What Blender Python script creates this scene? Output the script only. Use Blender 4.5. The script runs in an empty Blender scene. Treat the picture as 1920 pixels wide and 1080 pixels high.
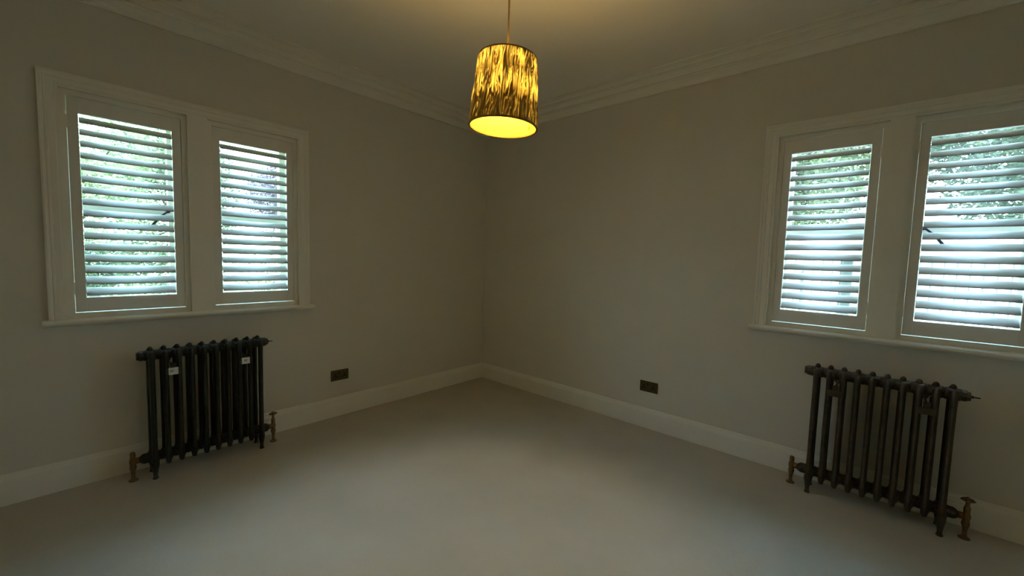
import bpy, bmesh, math, random
from mathutils import Vector, Matrix, noise
PI = math.pi
sc = bpy.context.scene
C = sc.collection
random.seed(7)

# ------------------------------------------------------------------ camera
F_PX, YAW, PITCH, ROLL = 767.16, 0.837414, -0.072982, 0.028306
CAM = Vector((-3.12736, -3.23548, 1.32723))
cd = bpy.data.cameras.new('camera')
cam = bpy.data.objects.new('camera', cd)
C.objects.link(cam)
cd.sensor_fit = 'HORIZONTAL'
cd.sensor_width = 36.0
cd.lens = F_PX / 1920 * 36.0
cd.clip_start = 0.05
Fv = Vector((math.cos(PITCH) * math.sin(YAW), math.cos(PITCH) * math.cos(YAW), math.sin(PITCH)))
Rv = Vector((math.cos(YAW), -math.sin(YAW), 0))
Uv = Rv.cross(Fv)
R2 = Rv * math.cos(ROLL) + Uv * math.sin(ROLL)
U2 = Uv * math.cos(ROLL) - Rv * math.sin(ROLL)
m = Matrix((R2, U2, -Fv)).transposed().to_4x4()
m.translation = CAM
cam.matrix_world = m
sc.camera = cam

# ------------------------------------------------------------------ sky, sun, exposure
SKY = 20.0
w = bpy.data.worlds.new('sky')
sc.world = w
w.use_nodes = True
nt = w.node_tree
nt.nodes.clear()
tc = nt.nodes.new('ShaderNodeTexCoord')
sx = nt.nodes.new('ShaderNodeSeparateXYZ')
rp = nt.nodes.new('ShaderNodeValToRGB')
bg = nt.nodes.new('ShaderNodeBackground')
wo = nt.nodes.new('ShaderNodeOutputWorld')
nt.links.new(tc.outputs['Generated'], sx.inputs[0])
nt.links.new(sx.outputs['Z'], rp.inputs[0])
nt.links.new(rp.outputs[0], bg.inputs[0])
nt.links.new(bg.outputs[0], wo.inputs[0])
e = rp.color_ramp.elements
e[0].position = 0.0
e[0].color = (0.64, 0.90, 1.0, 1)
e[1].position = 0.75
e[1].color = (0.38, 0.69, 1.0, 1)
bg.inputs[1].default_value = SKY
sd = bpy.data.lights.new('sun', 'SUN')
sd.energy = 14.0
sd.angle = 0.02
sd.color = (1.0, 0.95, 0.86)
sun = bpy.data.objects.new('sun', sd)
C.objects.link(sun)
sun.rotation_euler = Vector((0.55, 0.60, -1.15)).to_track_quat('-Z', 'Y').to_euler()
sc.view_settings.view_transform = 'Standard'
sc.view_settings.look = 'None'
sc.view_settings.gamma = 1
sc.view_settings.use_curve_mapping = False
sc.view_settings.exposure = 0.0
sc.cycles.max_bounces = 14
sc.cycles.diffuse_bounces = 8
sc.cycles.transparent_max_bounces = 16
sc.cycles.sample_clamp_indirect = 6.0
sc.cycles.use_denoising = True

# ------------------------------------------------------------------ materials
def mat(name, col, rough=0.6, metal=0.0, spec=0.4, noise_amt=0.0, nscale=40, bump=0.0, bscale=200, bdist=0.002, col2=None, coat=0.0):
    mt = bpy.data.materials.new(name)
    mt.use_nodes = True
    t = mt.node_tree
    b = t.nodes['Principled BSDF']
    b.inputs['Roughness'].default_value = rough
    b.inputs['Metallic'].default_value = metal
    b.inputs['Specular IOR Level'].default_value = spec
    b.inputs['Coat Weight'].default_value = coat
    c4 = (*col, 1)
    tex = t.nodes.new('ShaderNodeTexCoord')
    if noise_amt > 0 or col2:
        n = t.nodes.new('ShaderNodeTexNoise')
        n.inputs['Scale'].default_value = nscale
        n.inputs['Detail'].default_value = 4
        t.links.new(tex.outputs['Object'], n.inputs['Vector'])
        r = t.nodes.new('ShaderNodeValToRGB')
        t.links.new(n.outputs['Fac'], r.inputs[0])
        r.color_ramp.elements[0].position = 0.3
        r.color_ramp.elements[1].position = 0.7
        r.color_ramp.elements[0].color = (*(col2 if col2 else [x * (1 - noise_amt) for x in col]), 1)
        r.color_ramp.elements[1].color = c4 if col2 else (*[min(1, x * (1 + noise_amt)) for x in col], 1)
        t.links.new(r.outputs[0], b.inputs['Base Color'])
    else:
        b.inputs['Base Color'].default_value = c4
    if bump > 0:
        n2 = t.nodes.new('ShaderNodeTexNoise')
        n2.inputs['Scale'].default_value = bscale
        n2.inputs['Detail'].default_value = 3
        t.links.new(tex.outputs['Object'], n2.inputs['Vector'])
        bp = t.nodes.new('ShaderNodeBump')
        bp.inputs['Strength'].default_value = bump
        bp.inputs['Distance'].default_value = bdist
        t.links.new(n2.outputs['Fac'], bp.inputs['Height'])
        t.links.new(bp.outputs[0], b.inputs['Normal'])
    return mt

M = {}
M['wall'] = mat('wall_paint', (0.70, 0.665, 0.575), 0.85, spec=0.2, noise_amt=0.02, nscale=3, bump=0.08, bscale=180)
M['ceiling'] = mat('ceiling_paint', (0.86, 0.835, 0.75), 0.9, spec=0.1, bump=0.05, bscale=150)
M['trim'] = mat('white_satin_paint', (0.84, 0.82, 0.735), 0.45, spec=0.4, noise_amt=0.015, nscale=8)
M['shutter'] = mat('shutter_white', (0.80, 0.79, 0.74), 0.4, spec=0.4, noise_amt=0.01, nscale=20)
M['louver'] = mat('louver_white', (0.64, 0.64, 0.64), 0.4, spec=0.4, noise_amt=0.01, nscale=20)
M['carpet'] = mat('beige_carpet', (0.68, 0.64, 0.545), 0.98, spec=0.05, col2=(0.61, 0.565, 0.47), nscale=2.2, bump=0.9, bscale=420, bdist=0.006)
M['iron'] = mat('bronzed_cast_iron', (0.085, 0.065, 0.045), 0.33, metal=0.55, spec=0.5, col2=(0.045, 0.034, 0.024), nscale=28, bump=0.25, bscale=120, bdist=0.0015)
M['iron_shaded'] = mat('shaded_cast_iron', (0.030, 0.034, 0.028), 0.30, metal=0.5, spec=0.5, col2=(0.016, 0.018, 0.014), nscale=28, bump=0.25, bscale=120, bdist=0.0015)  # same iron as the right radiator; weaker light put into the colour
M['brass'] = mat('antique_brass', (0.22, 0.14, 0.065), 0.42, metal=0.85, spec=0.5, noise_amt=0.3, nscale=60)
M['plate'] = mat('antique_brass_plate', (0.11, 0.082, 0.036), 0.42, metal=0.8, spec=0.5, noise_amt=0.15, nscale=90)
M['black'] = mat('black_plastic', (0.01, 0.009, 0.008), 0.5)
M['paper'] = mat('white_paper_sticker', (0.72, 0.72, 0.70), 0.8, spec=0.1, noise_amt=0.04, nscale=60)
M['ink'] = mat('dark_ink', (0.06, 0.06, 0.06), 0.8)
M['steel'] = mat('worn_steel', (0.35, 0.34, 0.32), 0.35, metal=1.0, noise_amt=0.1, nscale=50)
M['handle'] = mat('dark_bronze_handle', (0.03, 0.022, 0.03), 0.4, metal=0.6)
M['cord'] = mat('tan_fabric_cord', (0.36, 0.27, 0.15), 0.8, noise_amt=0.15, nscale=200)
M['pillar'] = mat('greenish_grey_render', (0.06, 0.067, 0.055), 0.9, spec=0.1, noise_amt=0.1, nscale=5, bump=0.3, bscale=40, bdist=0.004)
M['paving'] = mat('pale_paving', (0.62, 0.60, 0.56), 0.9, spec=0.1, noise_amt=0.08, nscale=1.5, bump=0.3, bscale=12, bdist=0.01)
M['render'] = mat('white_render', (0.78, 0.77, 0.74), 0.9, spec=0.1, noise_amt=0.04, nscale=2, bump=0.3, bscale=40, bdist=0.004)
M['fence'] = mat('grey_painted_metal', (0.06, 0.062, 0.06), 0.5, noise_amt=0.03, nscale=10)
M['bark'] = mat('brown_bark', (0.05, 0.036, 0.026), 0.95, spec=0.1, noise_amt=0.35, nscale=14, bump=0.8, bscale=25, bdist=0.02)
M['lawn'] = mat('lawn_green', (0.16, 0.24, 0.07), 0.95, spec=0.1, col2=(0.10, 0.17, 0.05), nscale=3, bump=0.5, bscale=60, bdist=0.02)

def glass_mat():
    mt = bpy.data.materials.new('window_glass')
    mt.use_nodes = True
    t = mt.node_tree
    t.nodes.clear()
    o = t.nodes.new('ShaderNodeOutputMaterial')
    mx = t.nodes.new('ShaderNodeMixShader')
    tr = t.nodes.new('ShaderNodeBsdfTransparent')
    tr.inputs[0].default_value = (0.96, 0.98, 0.97, 1)
    gl = t.nodes.new('ShaderNodeBsdfGlossy')
    gl.inputs['Roughness'].default_value = 0.02
    mx.inputs[0].default_value = 0.07
    t.links.new(tr.outputs[0], mx.inputs[1])
    t.links.new(gl.outputs[0], mx.inputs[2])
    t.links.new(mx.outputs[0], o.inputs[0])
    return mt
M['glass'] = glass_mat()

def leaf_mat(name, c1, c2, trans):
    mt = bpy.data.materials.new(name)
    mt.use_nodes = True
    t = mt.node_tree
    t.nodes.clear()
    o = t.nodes.new('ShaderNodeOutputMaterial')
    tc = t.nodes.new('ShaderNodeTexCoord')
    n = t.nodes.new('ShaderNodeTexNoise')
    n.inputs['Scale'].default_value = 6.0
    n.inputs['Detail'].default_value = 6
    n.inputs['Roughness'].default_value = 0.8
    t.links.new(tc.outputs['Object'], n.inputs['Vector'])
    r = t.nodes.new('ShaderNodeValToRGB')
    r.color_ramp.elements[0].position = 0.38
    r.color_ramp.elements[1].position = 0.62
    r.color_ramp.elements[0].color = (*c1, 1)
    r.color_ramp.elements[1].color = (*c2, 1)
    t.links.new(n.outputs['Fac'], r.inputs[0])
    d = t.nodes.new('ShaderNodeBsdfDiffuse')
    tl = t.nodes.new('ShaderNodeBsdfTranslucent')
    gl = t.nodes.new('ShaderNodeBsdfGlossy')
    gl.inputs['Roughness'].default_value = 0.35
    t.links.new(r.outputs[0], d.inputs[0])
    t.links.new(r.outputs[0], tl.inputs[0])
    m1 = t.nodes.new('ShaderNodeMixShader')
    m1.inputs[0].default_value = trans
    t.links.new(d.outputs[0], m1.inputs[1])
    t.links.new(tl.outputs[0], m1.inputs[2])
    m2 = t.nodes.new('ShaderNodeMixShader')
    m2.inputs[0].default_value = 0.06
    t.links.new(m1.outputs[0], m2.inputs[1])
    t.links.new(gl.outputs[0], m2.inputs[2])
    t.links.new(m2.outputs[0], o.inputs[0])
    return mt
M['leaf_pale'] = leaf_mat('pale_green_leaves', (0.10, 0.12, 0.06), (0.34, 0.37, 0.17), 0.45)
M['leaf_mid'] = leaf_mat('mid_green_leaves', (0.035, 0.06, 0.035), (0.16, 0.20, 0.10), 0.4)
M['leaf_dark'] = leaf_mat('dark_green_leaves', (0.012, 0.03, 0.018), (0.10, 0.14, 0.07), 0.3)
M['leaf_olive'] = leaf_mat('soft_olive_green_leaves', (0.06, 0.085, 0.035), (0.17, 0.215, 0.09), 0.4)
M['leaf_plum'] = leaf_mat('dusky_purple_leaves', (0.08, 0.055, 0.085), (0.25, 0.20, 0.24), 0.4)

# ------------------------------------------------------------------ mesh helpers
def box(bm, x0, x1, y0, y1, z0, z1, bev=0.0):
    vs = [bm.verts.new((x, y, z)) for x in (x0, x1) for y in (y0, y1) for z in (z0, z1)]
    idx = [(0, 1, 3, 2), (4, 6, 7, 5), (0, 4, 5, 1), (2, 3, 7, 6), (0, 2, 6, 4), (1, 5, 7, 3)]
    fs = [bm.faces.new([vs[i] for i in f]) for f in idx]
    if bev > 0:
        es = list({ed for f in fs for ed in f.edges})
        bmesh.ops.bevel(bm, geom=es, offset=bev, segments=2, affect='EDGES', profile=0.5)

def prism(bm, prof, axis, a, b, mits=(0, 0)):
    """extrude closed profile [(p,q)] along axis 'x' (p=y,q=z) between a and b; mits shift end x by p*mit"""
    n = len(prof)
    L = [bm.verts.new((a + mits[0] * p, p, q)) for p, q in prof]
    R = [bm.verts.new((b + mits[1] * p, p, q)) for p, q in prof]
    for i in range(n):
        j = (i + 1) % n
        bm.faces.new((L[i], L[j], R[j], R[i]))
    bm.faces.new(L[::-1])
    bm.faces.new(R)

def tube(bm, p0, p1, r0, r1=None, seg=10, ry=None, caps=True):
    p0, p1 = Vector(p0), Vector(p1)
    r1 = r0 if r1 is None else r1
    d = (p1 - p0).normalized()
    a = d.orthogonal().normalized() if abs(d.z) < 0.9 else Vector((1, 0, 0))
    a = (a - d * a.dot(d)).normalized()
    b = d.cross(a)
    k = (ry / r0) if ry else 1.0
    A, B = [], []
    for i in range(seg):
        t = 2 * PI * i / seg
        o = a * math.cos(t) + b * math.sin(t) * k
        A.append(bm.verts.new(p0 + o * r0))
        B.append(bm.verts.new(p1 + o * r1))
    for i in range(seg):
        j = (i + 1) % seg
        bm.faces.new((A[i], A[j], B[j], B[i]))
    if caps:
        bm.faces.new(A[::-1])
        bm.faces.new(B)

def lathe(bm, prof, origin=(0, 0, 0), axis=(0, 0, 1), seg=16, ky=1.0, closed=True):
    """revolve [(r,h)] about axis through origin"""
    o = Vector(origin)
    d = Vector(axis).normalized()
    a = Vector((1, 0, 0)) if abs(d.x) < 0.9 else Vector((0, 1, 0))
    a = (a - d * a.dot(d)).normalized()
    b = d.cross(a)
    rings = []
    for r, h in prof:
        rings.append([bm.verts.new(o + d * h + (a * math.cos(2 * PI * i / seg) + b * math.sin(2 * PI * i / seg) * ky) * max(r, 1e-5)) for i in range(seg)])
    for k in range(len(rings) - 1):
        for i in range(seg):
            j = (i + 1) % seg
            bm.faces.new((rings[k][i], rings[k][j], rings[k + 1][j], rings[k + 1][i]))
    if closed:
        bm.faces.new(rings[0][::-1])
        bm.faces.new(rings[-1])

def BM():
    return bmesh.new()

def obj(name, bm, m, parent=None, loc=None, smooth=False, kind=None):
    bmesh.ops.recalc_face_normals(bm, faces=bm.faces)
    me = bpy.data.meshes.new(name)
    bm.to_mesh(me)
    bm.free()
    if smooth:
        for p in me.polygons:
            p.use_smooth = True
    me.materials.append(m)
    o = bpy.data.objects.new(name, me)
    C.objects.link(o)
    if parent:
        o.parent = parent
    if loc:
        o.location = loc
    if kind:
        o['kind'] = kind
    if smooth:
        es = o.modifiers.new('edge', 'EDGE_SPLIT')
        es.split_angle = math.radians(38)
    return o

def empty(name, loc=(0, 0, 0), rz=0, label=None, cat=None, group=None, kind=None):
    o = bpy.data.objects.new(name, None)
    C.objects.link(o)
    o.empty_display_size = 0.1
    o.location = loc
    o.rotation_euler = (0, 0, rz)
    if label:
        o['label'] = label
    if cat:
        o['category'] = cat
    if group:
        o['group'] = group
    if kind:
        o['kind'] = kind
    return o

def setlab(o, label, cat, group=None):
    o['label'] = label
    o['category'] = cat
    if group:
        o['group'] = group
    return o

def copy_tree(o, parent=None):
    c = o.copy()
    C.objects.link(c)
    c.parent = parent
    for ch in list(o.children):
        copy_tree(ch, c)
    return c

# ------------------------------------------------------------------ room shell
XL, YR, ZC, TH = -4.55, -4.75, 2.74, 0.26      # far ends of the room, ceiling height, wall thickness
ZCO = 2.61                                      # underside of the cornice
HOLE_Z = (0.93, 2.16)

def wall(name, length0, length1, holes, rz, loc):
    """wall slab in local x (along), y 0..TH (outwards), z; rectangular holes (x0,x1,z0,z1)"""
    bm = BM()
    xs = sorted({length0, length1, *[h[0] for h in holes], *[h[1] for h in holes]})
    zs = sorted({-0.05, ZC + 0.05, *[h[2] for h in holes], *[h[3] for h in holes]})
    def solid(i, k):
        if i < 0 or k < 0 or i >= len(xs) - 1 or k >= len(zs) - 1:
            return False
        mx, mz = (xs[i] + xs[i + 1]) / 2, (zs[k] + zs[k + 1]) / 2
        return not any(h[0] < mx < h[1] and h[2] < mz < h[3] for h in holes)
    def q(*ps):
        bm.faces.new([bm.verts.new(p) for p in ps])
    for i in range(len(xs) - 1):
        for k in range(len(zs) - 1):
            if not solid(i, k):
                continue
            x0, x1, z0, z1 = xs[i], xs[i + 1], zs[k], zs[k + 1]
            q((x0, 0, z0), (x1, 0, z0), (x1, 0, z1), (x0, 0, z1))
            q((x0, TH, z0), (x0, TH, z1), (x1, TH, z1), (x1, TH, z0))
            if not solid(i - 1, k): q((x0, 0, z0), (x0, 0, z1), (x0, TH, z1), (x0, TH, z0))
            if not solid(i + 1, k): q((x1, 0, z0), (x1, TH, z0), (x1, TH, z1), (x1, 0, z1))
            if not solid(i, k - 1): q((x0, 0, z0), (x0, TH, z0), (x1, TH, z0), (x1, 0, z0))
            if not solid(i, k + 1): q((x0, 0, z1), (x1, 0, z1), (x1, TH, z1), (x0, TH, z1))
    bmesh.ops.remove_doubles(bm, verts=bm.verts, dist=1e-5)
    o = obj(name, bm, M['wall'], kind='structure')
    o.rotation_euler = (0, 0, rz)
    o.location = loc
    return o

WL = [(-3.03, -2.64), (-2.397, -1.996)]        # louvre openings, local x, left wall
WR = [(2.760, 3.143), (3.382, 3.756)]          # right wall
OZ = (1.044, 2.036)                             # louvre opening, bottom and top
ST, GAP, FR = 0.040, 0.004, 0.026               # shutter stile, gap, fixed frame
RAIL, FRZ = 0.080, 0.028
def light_hole(a, b):
    return (a - ST - GAP - FR, b + ST + GAP + FR, OZ[0] - RAIL - GAP - FRZ, OZ[1] + RAIL + GAP + FRZ)

wall('wall_left', XL - TH, TH, [light_hole(*p) for p in WL], 0, (0, 0, 0))
wall('wall_right', 0, -YR + TH, [light_hole(*p) for p in WR], -PI / 2, (0, 0, 0))
REAR_HOLES = [(1.2, 3.0, 0.0, 2.1)]
wall('wall_rear', -TH, -YR, [], PI / 2, (XL, YR, 0))        # behind the camera, on the left
wall('wall_side', 0, -XL, [], PI, (0, YR, 0))             # behind the camera, on the right

bm = BM()
box(bm, XL - TH, TH, YR - TH, TH, ZC, ZC + 0.2)
obj('ceiling', bm, M['ceiling'], kind='structure')
bm = BM()
box(bm, XL - TH, TH, YR - TH, TH, -0.15, 0.0)
obj('floor', bm, M['carpet'], kind='structure')

# skirting board: moulded top edge; profile in (y, z), room side is negative y
SK = [(0, 0), (-0.020, 0), (-0.020, 0.118), (-0.017, 0.122), (-0.017, 0.128), (-0.011, 0.140), (-0.010, 0.150), (-0.006, 0.157), (0, 0.158)]
def run(name, prof, rz, loc, a, b, mt):
    bm = BM()
    prism(bm, prof, 'x', a, b, (-1 * 1, 1) if False else (0, 0))
    o = obj(name, bm, mt, kind='structure')
    o.rotation_euler = (0, 0, rz)
    o.location = loc
    return o
def mitred(name, prof, rz, loc, a, b, ma, mb):
    bm = BM()
    prism(bm, prof, 'x', a, b, (ma, mb))
    o = obj(name, bm, M['trim'], kind='structure')
    o.rotation_euler = (0, 0, rz)
    o.location = loc
mitred('baseboard_left', SK, 0, (0, 0, 0), XL, 0, -1, 1)
mitred('baseboard_right', SK, -PI / 2, (0, 0, 0), 0, -YR, -1, 1)
mitred('baseboard_rear', SK, PI / 2, (XL, YR, 0), 0, -YR, -1, 1)
mitred('baseboard_side', SK, PI, (0, YR, 0), 0, -XL, -1, 1)
# cornice: three stepped coves
CO = [(0, ZCO), (-0.014, ZCO), (-0.014, ZCO + 0.012), (-0.022, ZCO + 0.030), (-0.040, ZCO + 0.046), (-0.056, ZCO + 0.052),
      (-0.056, ZCO + 0.062), (-0.066, ZCO + 0.062), (-0.070, ZCO + 0.078), (-0.086, ZCO + 0.090), (-0.104, ZCO + 0.095),
      (-0.104, ZCO + 0.104), (-0.114, ZCO + 0.104), (-0.122, ZCO + 0.114), (-0.140, ZCO + 0.119), (-0.166, ZCO + 0.120),
      (-0.166, ZC), (0, ZC)]
mitred('trim_1', CO, 0, (0, 0, 0), XL, 0, -1, 1)
mitred('trim_2', CO, -PI / 2, (0, 0, 0), 0, -YR, -1, 1)
mitred('trim_3', CO, PI / 2, (XL, YR, 0), 0, -YR, -1, 1)
mitred('trim_4', CO, PI, (0, YR, 0), 0, -XL, -1, 1)

# ------------------------------------------------------------------ windows with fixed casing
def casing_prof():
    # (across width from inner edge 0 to outer 0.072, protrusion)
    return [(0, 0), (0, 0.013), (0.012, 0.013), (0.014, 0.016), (0.040, 0.016), (0.043, 0.021), (0.050, 0.021), (0.053, 0.017), (0.060, 0.020), (0.064, 0.025), (0.072, 0.025), (0.072, 0)]

def frame_ring(bm, x0, x1, z0, z1, prof, sides='LRT'):
    """moulded frame around the rectangle, mitred at the top; open at the bottom"""
    path = [(x0, z0, -1, 0), (x0, z1, -1, 1), (x1, z1, 1, 1), (x1, z0, 1, 0)]
    rings = []
    for x, z, sx_, sz_ in path:
        rings.append([bm.verts.new((x + sx_ * p, -q, z + sz_ * p)) for p, q in prof])
    n = len(prof)
    for a in range(3):
        for i in range(n):
            j = (i + 1) % n
            bm.faces.new((rings[a][i], rings[a][j], rings[a + 1][j], rings[a + 1][i]))
    bm.faces.new(rings[0][::-1])
    bm.faces.new(rings[-1])

def build_window(name, lights, rz, side):
    root = empty(name, (0, 0, 0), rz, kind='structure')
    hs = [light_hole(*p) for p in lights]
    X0, X1, Z0, Z1 = hs[0][0], hs[1][1], hs[0][2], hs[0][3]
    bm = BM()
    frame_ring(bm, X0, X1, Z0, Z1, casing_prof())
    obj('casing', bm, M['trim'], root)
    # flat board over the mullion between the two lights, and over the head
    bm = BM()
    box(bm, hs[0][1], hs[1][0], -0.013, 0.0, Z0, Z1)
    obj('mullion', bm, M['trim'], root)
    # sill board with rounded nose
    bm = BM()
    prof = [(TH - 0.10, Z0), (-0.052, Z0), (-0.060, Z0 - 0.005), (-0.063, Z0 - 0.012), (-0.060, Z0 - 0.020), (-0.052, Z0 - 0.026), (-0.030, Z0 - 0.026), (-0.026, Z0 - 0.032), (0.0, Z0 - 0.032), (0.0, Z0 - 0.02)]
    front = [p for p in prof if True]
    prism(bm, [(0.0, Z0), (-0.052, Z0), (-0.060, Z0 - 0.005), (-0.063, Z0 - 0.012), (-0.060, Z0 - 0.020), (-0.052, Z0 - 0.026), (-0.024, Z0 - 0.026), (-0.020, Z0 - 0.034), (0.0, Z0 - 0.034)], 'x', X0 - 0.095, X1 + 0.095)
    obj('sill', bm, M['trim'], root)
    for k, (h, (a, b)) in enumerate(zip(hs, lights)):
        x0, x1, z0, z1 = h
        # fixed frame that carries the shutter
        bm = BM()
        y0, y1 = 0.012, 0.062
        box(bm, x0, x0 + FR, y0, y1, z0, z1)
        box(bm, x1 - FR, x1, y0, y1, z0, z1)
        box(bm, x0 + FR, x1 - FR, y0, y1, z1 - FRZ, z1)
        box(bm, x0 + FR, x1 - FR, y0, y1, z0, z0 + FRZ)
        obj('shutter_frame', bm, M['trim'], root)
        # reveal lining beyond the frame is the wall itself; sash window
        bm = BM()
        sy0, sy1 = 0.125, 0.175
        sa, sb = (a - 0.004, b - 0.012) if side == 'L' else (a + 0.004, b - 0.006)
        box(bm, x0, sa, sy0, sy1, z0, z1)
        box(bm, sb, x1, sy0, sy1, z0, z1)
        box(bm, sa, sb, sy0, sy1, z1 - 0.07, z1)
        box(bm, sa, sb, sy0, sy1, z0, z0 + 0.075)
        sash = obj('sash_frame', bm, M['trim'], root)
        bm = BM()
        box(bm, sa, sb, sy0 - 0.004, sy1 - 0.006, 1.528, 1.572, 0.003)
        obj('meeting_rail', bm, M['trim'], root)
        bm = BM()
        box(bm, sa, sb, 0.150, 0.154, z0 + 0.075, 1.528)
        obj('glass_pane', bm, M['glass'], root)
        bm = BM()
        box(bm, sa, sb, 0.150, 0.154, 1.572, z1 - 0.07)
        obj('glass_pane', bm, M['glass'], root)
        # latch lever on the meeting rail
        has = (side == 'L' and k == 0) or (side == 'R' and k == 1)
        if has:
            bm = BM()
            sgn = -1 if side == 'L' else 1
            px = (sb - 0.004) if side == 'L' else (sa + 0.004)
            tube(bm, (px, 0.121, 1.556), (px, 0.088, 1.556), 0.010, seg=10)
            tube(bm, (px, 0.092, 1.560), (px + sgn * 0.040, 0.088, 1.522), 0.0075, 0.006, seg=8)
            tube(bm, (px + sgn * 0.040, 0.088, 1.522), (px + sgn * 0.082, 0.086, 1.462), 0.006, 0.0085, seg=8)
            obj('window_handle', bm, M['handle'], root, smooth=True)
    return root
build_window('window_1', WL, 0, 'L')
build_window('window_2', WR, -PI / 2, 'R')

# ------------------------------------------------------------------ louvred shutters
TILT = math.radians(40)
NL = 16
def louver_mesh(length):
    bm = BM()
    n = 14
    hw, ht = 0.032, 0.0043
    A, B = [], []
    for i in range(n):
        t = 2 * PI * i / n
        y, z = hw * math.cos(t), ht * math.sin(t)
        yy = y * math.cos(TILT) - z * math.sin(TILT)
        zz = y * math.sin(TILT) + z * math.cos(TILT)
        A.append(bm.verts.new((-length / 2, yy, zz)))
        B.append(bm.verts.new((length / 2, yy, zz)))
    for i in range(n):
        j = (i + 1) % n
        bm.faces.new((A[i], A[j], B[j], B[i]))
    bm.faces.new(A[::-1])
    bm.faces.new(B)
    bmesh.ops.recalc_face_normals(bm, faces=bm.faces)
    me = bpy.data.meshes.new('louver')
    bm.to_mesh(me)
    bm.free()
    for p in me.polygons:
        p.use_smooth = len(p.vertices) == 4
    me.materials.append(M['louver'])
    return me

def shutter(a, b, rz, label, hinge, gl=0.0015, gr=0.0015):
    cx = (a + b) / 2
    y0, y1 = 0.018, 0.045
    rot = Matrix.Rotation(rz, 4, 'Z')
    loc = rot @ Vector((cx, 0.0315, OZ[0] - RAIL))
    root = empty('plantation_shutter', loc, rz, label, 'shutter', 'louvred shutters in the two windows')
    hw, hy = (b - a) / 2, 0.0135
    H = OZ[1] - OZ[0] + 2 * RAIL + 0.0012
    for s in (-1, 1):
        bm = BM()
        x0, x1 = sorted((s * hw, s * (hw + ST + GAP - (gl if s < 0 else gr))))
        box(bm, x0, x1, -hy, hy, 0, H, 0.0015)
        obj('stile', bm, M['shutter'], root)
    for z in (0, H - RAIL):
        bm = BM()
        box(bm, -hw, hw, -hy + 0.001, hy - 0.001, z, z + RAIL)
        obj('rail', bm, M['shutter'], root)
    me = louver_mesh(2 * hw - 0.004)
    pitch = (OZ[1] - OZ[0]) / NL
    for i in range(NL):
        o = bpy.data.objects.new('louver', me)
        C.objects.link(o)
        o.parent = root
        o.location = (0, 0, RAIL + pitch * (i + 0.5))
    for z in (0.13, H - 0.13):
        bm = BM()
        x = hinge * (hw + ST + GAP / 2)
        tube(bm, (x, -hy - 0.003, z - 0.032), (x, -hy - 0.003, z + 0.032), 0.0042, seg=10)
        box(bm, x - 0.0018, x + 0.0018, -hy - 0.001, hy * 0.6, z - 0.032, z + 0.032)
        obj('hinge', bm, M['trim'], root)
    return root
shutter(*WL[0], 0, 'white louvred shutter in the left wall window, on the side away from the corner', -1)
shutter(*WL[1], 0, 'white louvred shutter in the left wall window, on the side nearer the room corner', -1, 0.0006, 0.0006)
shutter(*WR[0], -PI / 2, 'white louvred shutter in the right wall window, on the side nearer the room corner', 1, 0.0006, 0.0012)
shutter(*WR[1], -PI / 2, 'white louvred shutter in the right wall window, cut by the right edge of the photo', -1)

# ------------------------------------------------------------------ cast iron radiators
PITCH_R, NS = 0.0605, 10
YF, YB = -0.212, -0.092        # front and back column (wall at y = 0)
ZT, ZB = 0.712, 0.112
def section_mesh(mt, legs=False):
    bm = BM()
    rx, ry = 0.0145, 0.020
    ym = (YF + YB) / 2
    for y in (YF, YB):
        prof = [(0.004, ZB - 0.040), (0.011, ZB - 0.036), (0.0145, ZB - 0.022), (0.0155, ZB), (0.0138, ZB + 0.05), (0.0138, ZT - 0.05), (0.0150, ZT), (0.0135, ZT + 0.014), (0.010, ZT + 0.024), (0.004, ZT + 0.030)]
        lathe(bm, prof, (0, y, 0), seg=12, ky=ry / rx)
    for z, r in ((ZT, 0.030), (ZB, 0.030)):
        # waterway hub along x
        lathe(bm, [(r - 0.003, -PITCH_R / 2), (r, -PITCH_R / 2 + 0.004), (r, PITCH_R / 2 - 0.004), (r - 0.003, PITCH_R / 2)], (0, ym, z), (1, 0, 0), seg=18)
        # bridge between the two columns
        tube(bm, (0, YF, z), (0, YB, z), 0.0138, seg=10, ry=0.024)
    # small knob on the crown
    lathe(bm, [(0.013, 0.0), (0.0135, 0.008), (0.0115, 0.016), (0.007, 0.022), (0.002, 0.024)], (0, ym, ZT + 0.026), seg=12)
    bmesh.ops.recalc_face_normals(bm, faces=bm.faces)
    me = bpy.data.meshes.new('section')
    bm.to_mesh(me)
    bm.free()
    for p in me.polygons:
        p.use_smooth = True
    me.materials.append(mt)
    return me

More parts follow.
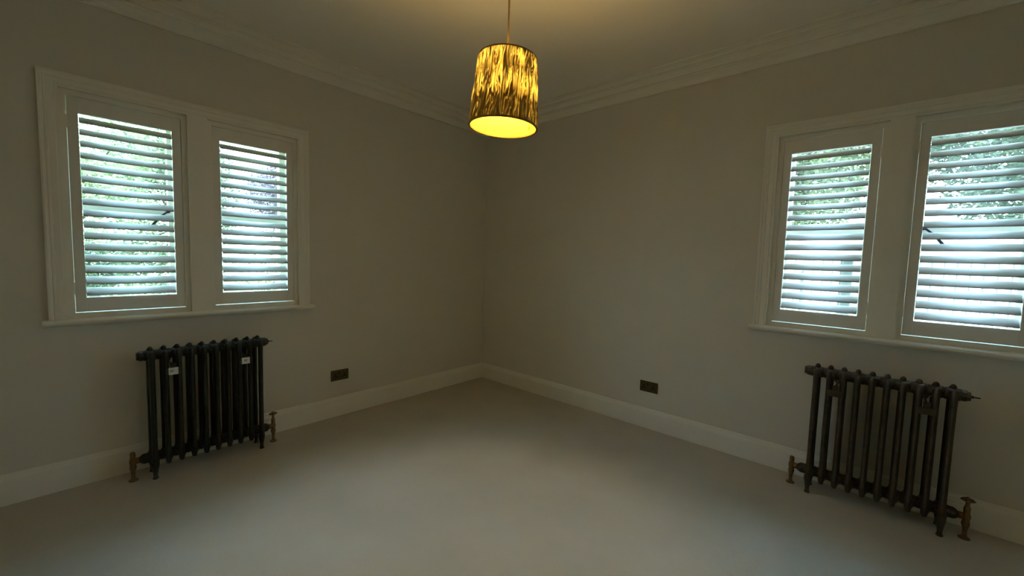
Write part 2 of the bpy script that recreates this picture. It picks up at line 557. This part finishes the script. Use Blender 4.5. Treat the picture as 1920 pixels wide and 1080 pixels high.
def radiator(loc, rz, label, mt, stickers):
    root = empty('cast_iron_radiator', loc, rz, label, 'radiator', 'column radiators under the windows')
    me = section_mesh(mt)
    xs = [(i - (NS - 1) / 2) * PITCH_R for i in range(NS)]
    for x in xs:
        o = bpy.data.objects.new('section', me)
        C.objects.link(o)
        o.parent = root
        o.location = (x, 0, 0)
        es = o.modifiers.new('edge', 'EDGE_SPLIT')
        es.split_angle = math.radians(40)
    for x in (xs[0], xs[-1]):
        for y in (YF, YB):
            bm = BM()
            lathe(bm, [(0.0135, 0.0), (0.0150, 0.004), (0.0105, 0.014), (0.0110, 0.030), (0.0160, 0.060), (0.0200, 0.082), (0.0190, 0.10)], (x, y, 0), seg=12)
            obj('leg', bm, mt, root, smooth=True)
    ym = (YF + YB) / 2
    # top end plugs (hexagonal) and bleed valve on the right end
    e0, e1 = xs[0] - PITCH_R / 2, xs[-1] + PITCH_R / 2
    for s, xe in ((-1, e0), (1, e1)):
        bm = BM()
        lathe(bm, [(0.029, 0), (0.029, 0.016), (0.024, 0.020), (0.022, 0.030)], (xe, ym, ZT), (s, 0, 0), seg=8)
        obj('end_plug', bm, mt, root)
        bm = BM()
        lathe(bm, [(0.029, 0), (0.029, 0.012), (0.025, 0.022), (0.014, 0.034)], (xe, ym, ZB), (s, 0, 0), seg=12)
        obj('end_bush', bm, mt, root, smooth=True)
    bm = BM()
    tube(bm, (e1 + 0.028, ym, ZT), (e1 + 0.040, ym, ZT), 0.007, seg=8)
    tube(bm, (e1 + 0.040, ym, ZT), (e1 + 0.062, ym, ZT), 0.0035, seg=6)
    obj('bleed_valve', bm, M['handle'], root)
    # wall stays: clamp plate between the second and third column from each end
    for k, (ia, ib) in enumerate(((1, 2), (7, 8))):
        xm = (xs[ia] + xs[ib]) / 2
        bm = BM()
        box(bm, xm - 0.034, xm + 0.034, YF - 0.024, YF - 0.018, 0.602, 0.638, 0.002)
        obj_p = obj('wall_stay', bm, mt, root)
        bm = BM()
        tube(bm, (xm, YF - 0.030, 0.652), (xm, -0.002, 0.652), 0.0055, seg=8)
        lathe(bm, [(0.010, 0), (0.010, 0.008)], (xm, YF - 0.036, 0.652), (0, 1, 0), seg=6)
        lathe(bm, [(0.022, 0), (0.022, 0.004), (0.010, 0.010)], (xm, -0.001, 0.652), (0, -1, 0), seg=14)
        box(bm, xm - 0.014, xm + 0.014, YF - 0.022, YF - 0.019, 0.636, 0.666)
        obj('stay_bolt', bm, mt, root)
        if stickers:
            bm = BM()
            box(bm, xm - 0.022, xm + 0.022, YF - 0.0256, YF - 0.0242, 0.600, 0.641)
            st = obj('sticker', bm, M['paper'], obj_p)
            st['label'] = 'small white paper sticker with dark print'
            bm = BM()
            rr = random.Random(k + 3)
            cx0 = xm + (-0.006 if k == 0 else 0.0)
            for gx in range(5):
                for gz in range(4):
                    if rr.random() < 0.62:
                        x = cx0 - 0.0085 + gx * 0.0036
                        z = 0.615 + gz * 0.0036
                        box(bm, x, x + 0.003, YF - 0.0260, YF - 0.0255, z, z + 0.003)
            obj('print', bm, M['ink'], obj_p)
    # valves
    for s in (-1, 1):
        vx = s * 0.362
        sub = BM()
        yv = ym
        # union arm
        xe = e0 - 0.030 if s < 0 else e1 + 0.030
        lathe(sub, [(0.011, 0), (0.011, abs(vx - xe))], (xe, yv, ZB), (s, 0, 0), seg=10)
        lathe(sub, [(0.017, 0), (0.017, 0.014)], (xe + s * 0.004, yv, ZB), (s, 0, 0), seg=6)
        # body
        body = [(0.022, 0.0), (0.023, 0.003), (0.019, 0.007), (0.010, 0.011), (0.0085, 0.030), (0.0095, 0.050), (0.0125, 0.060), (0.0155, 0.072), (0.0155, 0.082), (0.0130, 0.090), (0.0145, 0.100), (0.0165, ZB), (0.0145, 0.124), (0.0115, 0.132)]
        if s < 0:
            body += [(0.0125, 0.136), (0.0125, 0.158), (0.0095, 0.165), (0.003, 0.168)]
        else:
            body += [(0.0125, 0.140), (0.0125, 0.158), (0.0085, 0.166), (0.0075, 0.186), (0.011, 0.190), (0.005, 0.192)]
        lathe(sub, body, (vx, yv, 0), seg=12)
        v = obj('valve', sub, M['brass'], root, smooth=True)
        if s > 0:
            hb = BM()
            # lobed wheel head with a domed button
            n = 24
            top, mid, bot = [], [], []
            for i in range(n):
                t = 2 * PI * i / n
                r = 0.0245 + 0.0035 * math.cos(4 * t)
                mid.append(hb.verts.new((vx + r * math.cos(t), yv + r * math.sin(t), 0.196)))
                top.append(hb.verts.new((vx + r * 0.72 * math.cos(t), yv + r * 0.72 * math.sin(t), 0.205)))
                bot.append(hb.verts.new((vx + r * 0.66 * math.cos(t), yv + r * 0.66 * math.sin(t), 0.190)))
            for i in range(n):
                j = (i + 1) % n
                hb.faces.new((mid[i], mid[j], top[j], top[i]))
                hb.faces.new((bot[i], bot[j], mid[j], mid[i]))
            hb.faces.new(top)
            hb.faces.new(bot[::-1])
            lathe(hb, [(0.008, 0.203), (0.007, 0.210), (0.003, 0.213)], (vx, yv, 0), seg=10)
            obj('valve_wheel', hb, M['brass'], v, smooth=False)
    return root
radiator((-2.522, 0, 0), 0, 'cast iron column radiator, coloured darker for weaker light, with white stickers under the left window', M['iron_shaded'], True)
radiator((0, -3.268, 0), -PI / 2, 'bronze brown cast iron column radiator under the right window', M['iron'], False)

# ------------------------------------------------------------------ double sockets
def socket(loc, rz, label):
    root = empty('wall_socket', loc, rz, label, 'socket', 'double sockets low on the walls')
    bm = BM()
    box(bm, -0.073, 0.073, -0.006, 0.0, -0.043, 0.043, 0.0022)
    obj('face_plate', bm, M['plate'], root)
    for s in (-1, 1):
        bm = BM()
        cx = s * 0.038
        box(bm, cx - 0.021, cx + 0.021, -0.0075, -0.0050, -0.027, 0.021, 0.0012)
        ins = obj('socket_insert', bm, M['plate'], root)
        bm = BM()
        for (x0, x1, z0, z1) in ((-0.004, 0.004, 0.003, 0.017), (-0.0175, -0.0075, -0.019, -0.0115), (0.0075, 0.0175, -0.019, -0.0115)):
            box(bm, cx + x0, cx + x1, -0.0083, -0.0070, z0, z1)
        box(bm, cx - 0.008, cx + 0.008, -0.0082, -0.0070, -0.013, 0.003)
        obj('pin_slots', bm, M['black'], ins)
        bm = BM()
        sx_ = s * 0.0085
        box(bm, sx_ - 0.0058, sx_ + 0.0058, -0.0105, -0.0050, 0.010, 0.030, 0.001)
        obj('rocker_switch', bm, M['black'] if s < 0 else M['plate'], root)
    for s in (-1, 1):
        bm = BM()
        lathe(bm, [(0.0035, 0), (0.003, 0.0012)], (s * 0.0602, -0.006, 0.0), (0, -1, 0), seg=10)
        obj('screw', bm, M['brass'], root)
socket((-1.6155, 0, 0.3345), 0, 'antique brass double socket on the left wall, right of the radiator')
socket((0, -1.9195, 0.3335), -PI / 2, 'dark bronze double socket on the right wall, above the skirting')

# ------------------------------------------------------------------ pendant lamp
LX, LY = -1.966, -2.135
ZTOP, ZBOT = 2.072, 1.822
RT, RB = 0.106, 0.127
lamp = empty('pendant_lamp', (LX, LY, ZTOP), 0, 'gold crinkled drum shade pendant lamp, lit, hanging from the ceiling', 'lamp')
def loc_bm(name, bm, m, parent=None, smooth=False):
    return obj(name, bm, m, parent or lamp, smooth=smooth)
bm = BM()
tube(bm, (0, 0, 0.0), (0, 0, ZC - ZTOP - 0.03), 0.0036, seg=8)
loc_bm('cord', bm, M['cord'], smooth=True)
bm = BM()
lathe(bm, [(0.018, -0.045), (0.040, -0.030), (0.046, -0.006), (0.046, 0.0)], (0, 0, ZC - ZTOP), seg=24)
loc_bm('ceiling_rose', bm, M['trim'], smooth=True)

def shade_mat():
    mt = bpy.data.materials.new('gold_crinkled_foil_fabric')
    mt.use_nodes = True
    t = mt.node_tree
    t.nodes.clear()
    o = t.nodes.new('ShaderNodeOutputMaterial')
    at = t.nodes.new('ShaderNodeAttribute')
    at.attribute_name = 'thin'
    gl = t.nodes.new('ShaderNodeBsdfPrincipled')
    gl.inputs['Base Color'].default_value = (0.40, 0.23, 0.045, 1)
    gl.inputs['Metallic'].default_value = 0.75
    gl.inputs['Roughness'].default_value = 0.42
    tl = t.nodes.new('ShaderNodeBsdfTranslucent')
    tl.inputs[0].default_value = (1.0, 0.96, 0.5, 1)
    mx = t.nodes.new('ShaderNodeMixShader')
    t.links.new(at.outputs['Fac'], mx.inputs[0])
    t.links.new(gl.outputs[0], mx.inputs[1])
    t.links.new(tl.outputs[0], mx.inputs[2])
    t.links.new(mx.outputs[0], o.inputs[0])
    return mt
def lining_mat():
    mt = bpy.data.materials.new('gold_paper_lining')
    mt.use_nodes = True
    t = mt.node_tree
    t.nodes.clear()
    o = t.nodes.new('ShaderNodeOutputMaterial')
    d = t.nodes.new('ShaderNodeBsdfDiffuse')
    d.inputs[0].default_value = (0.78, 0.62, 0.10, 1)
    tl = t.nodes.new('ShaderNodeBsdfTranslucent')
    tl.inputs[0].default_value = (1.0, 1.0, 0.7, 1)
    mx = t.nodes.new('ShaderNodeMixShader')
    mx.inputs[0].default_value = 0.34
    t.links.new(d.outputs[0], mx.inputs[1])
    t.links.new(tl.outputs[0], mx.inputs[2])
    t.links.new(mx.outputs[0], o.inputs[0])
    return mt
M['shade'] = shade_mat()
M['lining'] = lining_mat()
HS = ZTOP - ZBOT
tiltM = Matrix.Rotation(math.radians(2.6), 4, Vector((0.743, 0.669, 0)))
def shade_surface(nt_, nz, rfun):
    bm = BM()
    rows = []
    for k in range(nz + 1):
        f = k / nz                        # 0 bottom, 1 top
        row = []
        for i in range(nt_):
            th = 2 * PI * i / nt_
            r = rfun(th, f)
            row.append(bm.verts.new((r * math.cos(th), r * math.sin(th), -HS + f * HS)))
        rows.append(row)
    for k in range(nz):
        for i in range(nt_):
            j = (i + 1) % nt_
            bm.faces.new((rows[k][i], rows[k][j], rows[k + 1][j], rows[k + 1][i]))
    return bm
def rbase(f):
    return RB + (RT - RB) * f
def crinkle(th, f):
    # pleats that gather at two heights: vertical ridges that wander and pinch together
    a = noise.noise(Vector((math.cos(th) * 7.0, math.sin(th) * 7.0, f * 2.6 + 3)))
    b = noise.noise(Vector((math.cos(th) * 15.0, math.sin(th) * 15.0, f * 4.2 + 11)))
    c = math.sin(34 * th + 7.0 * a + 2.6 * b + 1.2 * math.sin(f * 11 + 5 * a))
    return a, b, c
def thin_val(th, f):
    a, b, c = crinkle(th, f)
    band = math.exp(-((f - 0.52) / 0.12) ** 2) + 0.9 * math.exp(-((f - 0.92) / 0.17) ** 2)
    n2 = noise.noise(Vector((math.cos(th) * 24.0, math.sin(th) * 24.0, f * 3.4 + 31)))
    n3 = noise.noise(Vector((math.cos(th) * 5.0, math.sin(th) * 5.0, f * 3.0 + 51)))
    ridge = max(0.0, 1.0 - abs(c + 1.1 * n2) * 2.1)
    fill = max(0.0, min(1.0, 0.5 + 2.2 * n2 + 1.2 * n3))
    v = 1.35 * ridge * (0.30 + 0.9 * band) + 0.75 * band * fill ** 2 - 0.06
    v *= max(0.25, min(1.0, 0.75 + 2.0 * n3))
    return v
def rout(th, f):
    a, b, c = crinkle(th, f)
    edge = min(1.0, min(f, 1 - f) / 0.05 + 0.15)
    return rbase(f) + 0.0035 + 0.0028 * c * edge + 0.004 * b * edge
bm = shade_surface(540, 70, rout)
sh = loc_bm('lamp_shade', bm, M['shade'], smooth=False)
for p in sh.data.polygons:
    p.use_smooth = True
at = sh.data.attributes.new('thin', 'FLOAT', 'POINT')
for v in sh.data.vertices:
    th = math.atan2(v.co.y, v.co.x)
    f = (v.co.z + HS) / HS
    at.data[v.index].value = min(1.0, max(0.0, thin_val(th, f)))
sh.matrix_local = tiltM
bm = shade_surface(64, 1, lambda th, f: rbase(f) - 0.0005)
ln = obj('lining', bm, M['lining'], sh, smooth=False)
for p in ln.data.polygons:
    p.use_smooth = True
M['rim'] = mat('dark_gold_rim', (0.30, 0.17, 0.04), 0.5, metal=0.6)
for (r, z) in ((RB + 0.0035, -HS), (RT + 0.003, 0.0)):
    bm = BM()
    lathe(bm, [(r - 0.005, z - 0.002), (r + 0.002, z - 0.002), (r + 0.002, z + 0.003), (r - 0.005, z + 0.003), (r - 0.005, z - 0.002)], (0, 0, 0), seg=64, closed=False)
    obj('shade_rim', bm, M['rim'], sh)
# spider fitter with three arms, under the top ring
bm = BM()
lathe(bm, [(0.016, 0), (0.021, 0), (0.021, 0.003), (0.016, 0.003), (0.016, 0)], (0, 0, -0.028), seg=20, closed=False)
for k in range(3):
    t = 2 * PI * k / 3 + 0.9
    tube(bm, (0.020 * math.cos(t), 0.020 * math.sin(t), -0.026), ((RT - 0.001) * math.cos(t), (RT - 0.001) * math.sin(t), -0.006), 0.0022, seg=6)
obj('shade_fitter', bm, M['trim'], sh)
bm = BM()
lathe(bm, [(0.006, 0.052), (0.014, 0.046), (0.019, 0.036), (0.019, -0.006), (0.015, -0.016)], (0, 0, 0), seg=20)
loc_bm('lamp_holder', bm, M['trim'], smooth=True)
def bulb_mat():
    mt = bpy.data.materials.new('lit_warm_bulb')
    mt.use_nodes = True
    t = mt.node_tree
    t.nodes.clear()
    o = t.nodes.new('ShaderNodeOutputMaterial')
    em = t.nodes.new('ShaderNodeEmission')
    em.inputs[0].default_value = (1.0, 0.63, 0.20, 1)
    em.inputs[1].default_value = 760.0
    t.links.new(em.outputs[0], o.inputs[0])
    return mt
M['bulb'] = bulb_mat()
bm = BM()
lathe(bm, [(0.012, -0.016), (0.016, -0.028), (0.026, -0.044), (0.029, -0.058), (0.025, -0.072), (0.012, -0.082), (0.002, -0.085)], (0, 0, 0), seg=14)
loc_bm('light_bulb', bm, M['bulb'], smooth=False)

# ------------------------------------------------------------------ outside
bm = BM()
box(bm, -14, 24, TH + 0.02, 24, -0.30, -0.12)
obj('garden_lawn', bm, M['lawn'], kind='structure')
bm = BM()
box(bm, TH + 0.02, 24, -18, TH + 0.02, -0.30, -0.10)
obj('patio', bm, M['paving'], kind='structure')

def leaves(name, blobs, n, size, mt, parent, rng):
    """blobs: (centre, radii, weight)"""
    verts, faces = [], []
    tot = sum(b[2] for b in blobs)
    for c, r, wgt in blobs:
        for _ in range(int(n * wgt / tot)):
            while True:
                p = Vector((rng.uniform(-1, 1), rng.uniform(-1, 1), rng.uniform(-1, 1)))
                if 0.15 < p.length < 1:
                    break
            p = Vector((p.x * r[0], p.y * r[1], p.z * r[2])) + Vector(c)
            q = noise.noise(p * 1.9)
            if q < -0.05 and rng.random() < 0.75:
                continue
            s = size * rng.uniform(0.6, 1.3)
            a = Vector((rng.uniform(-1, 1), rng.uniform(-1, 1), rng.uniform(-0.6, 0.4))).normalized()
            b = a.orthogonal().normalized()
            b = Matrix.Rotation(rng.uniform(0, PI), 3, a) @ b
            i = len(verts)
            verts += [p - a * s, p + b * s * 0.42 - a * s * 0.1, p + a * s, p - b * s * 0.42 - a * s * 0.1]
            faces.append((i, i + 1, i + 2, i + 3))
    me = bpy.data.meshes.new(name)
    me.from_pydata([tuple(v) for v in verts], [], faces)
    me.materials.append(mt)
    o = bpy.data.objects.new(name, me)
    C.objects.link(o)
    o.parent = parent
    o['kind'] = 'stuff'
    return o

def tree(x, y, zg, h, spread, n, size, mt, label, seed, blobs=None, trunk_r=0.07, cat='tree', name='garden_tree', group='trees beyond the windows'):
    rng = random.Random(seed)
    root = empty(name, (x, y, zg), 0, label, cat, group)
    bm = BM()
    p = Vector((0, 0, 0))
    tips = []
    top = h * 0.55
    q = Vector((rng.uniform(-0.15, 0.15), rng.uniform(-0.1, 0.1), top))
    tube(bm, p, q, trunk_r, trunk_r * 0.6, seg=9)
    for k in range(7):
        t = rng.uniform(0.7, 1.0)
        a = rng.uniform(0, 2 * PI)
        s = q * t
        e_ = s + Vector((math.cos(a) * spread * 0.6, math.sin(a) * spread * 0.6, h * rng.uniform(0.15, 0.38)))
        tube(bm, s, e_, trunk_r * 0.42, trunk_r * 0.12, seg=6)
        tips.append(e_)
    obj('trunk', bm, M['bark'], root)
    if blobs is None:
        blobs = [((0, 0, h * 0.62), (spread, spread, h * 0.36), 3)]
        for e_ in tips:
            blobs.append((tuple(e_), (spread * 0.45, spread * 0.45, h * 0.16), 0.6))
        blobs.append(((0, 0, h * 0.28), (spread * 0.75, spread * 0.7, h * 0.26), 1.0))
    leaves('foliage', blobs, n, size, mt, root, rng)
    return root

G = -0.12
tree(-3.2, 5.6, G, 3.5, 1.3, 18000, 0.042, M['leaf_pale'], 'pale green leafy tree seen through the outermost left shutter', 11)
tree(-1.35, 8.6, G, 4.2, 1.25, 24000, 0.048, M['leaf_mid'], 'mid green tree seen between the two left wall shutters', 12)
tree(1.1, 6.4, G, 3.9, 1.3, 42000, 0.034, M['leaf_plum'], 'dusky purple leaved tree at the top of the corner side left shutter', 13,
     blobs=[((0, 0, 2.7), (1.35, 1.2, 1.1), 1), ((-1.0, 0, 2.5), (0.7, 0.7, 0.8), 0.35)])
tree(-2.75, 3.2, G, 1.75, 0.62, 9000, 0.03, M['leaf_mid'], 'low green shrub behind the bottom of the outermost left shutter', 14, trunk_r=0.03, cat='shrub', name='garden_shrub', group='shrubs beyond the windows')
tree(-1.1, 4.1, G, 1.45, 0.6, 1800, 0.03, M['leaf_pale'], 'low pale green shrub behind the bottom of the corner side left shutter', 15, trunk_r=0.03, cat='shrub', name='garden_shrub', group='shrubs beyond the windows')
tree(7.0, -1.7, -0.1, 5.6, 1.6, 60000, 0.048, M['leaf_olive'], 'pale green tree seen through the corner side right shutter', 16,
     blobs=[((0, 0, 3.7), (1.55, 1.55, 1.8), 1)])
tree(7.0, -5.1, -0.1, 6.0, 1.6, 42000, 0.055, M['leaf_dark'], 'dark green broad leaved tree seen through the shutter at the right edge', 17,
     blobs=[((0, 0, 4.0), (1.75, 1.6, 2.1), 1)])
tree(8.0, 2.0, -0.1, 5.0, 1.6, 9000, 0.06, M['leaf_mid'], 'mid green tree farthest left beyond the right wall window', 18)
tree(-7.0, 7.0, G, 4.2, 1.5, 5000, 0.06, M['leaf_mid'], 'mid green tree beyond the left end of the left wall', 19)

# garden wall and railings beyond the right window
bm = BM()
box(bm, 9.4, 9.6, -12, 4, -0.10, 2.20)
box(bm, 9.35, 9.65, -12, 4, 2.20, 2.26)
setlab(obj('garden_wall', bm, M['render']), 'white rendered garden wall with coping beyond the right window', 'wall')
fr = empty('garden_fence', (5.0, -3.2, -0.10), 0, 'pale grey metal railings with small pointed finials beyond the right window', 'fence')
for z in (0.35, 1.42):
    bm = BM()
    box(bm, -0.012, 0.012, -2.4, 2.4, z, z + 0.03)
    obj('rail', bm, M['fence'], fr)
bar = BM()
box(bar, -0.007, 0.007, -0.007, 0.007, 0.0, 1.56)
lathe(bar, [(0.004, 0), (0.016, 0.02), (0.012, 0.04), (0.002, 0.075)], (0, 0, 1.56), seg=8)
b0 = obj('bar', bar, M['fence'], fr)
for i in range(40):
    o = b0 if i == 0 else b0.copy()
    if i:
        C.objects.link(o)
        o.parent = fr
    o.location = (0, -2.36 + i * 0.121, 0)
bm = BM()
tube(bm, (0, 0.93, 0), (0, 0.93, 1.36), 0.014, seg=8)
obj('post', bm, M['fence'], fr)
bm = BM()
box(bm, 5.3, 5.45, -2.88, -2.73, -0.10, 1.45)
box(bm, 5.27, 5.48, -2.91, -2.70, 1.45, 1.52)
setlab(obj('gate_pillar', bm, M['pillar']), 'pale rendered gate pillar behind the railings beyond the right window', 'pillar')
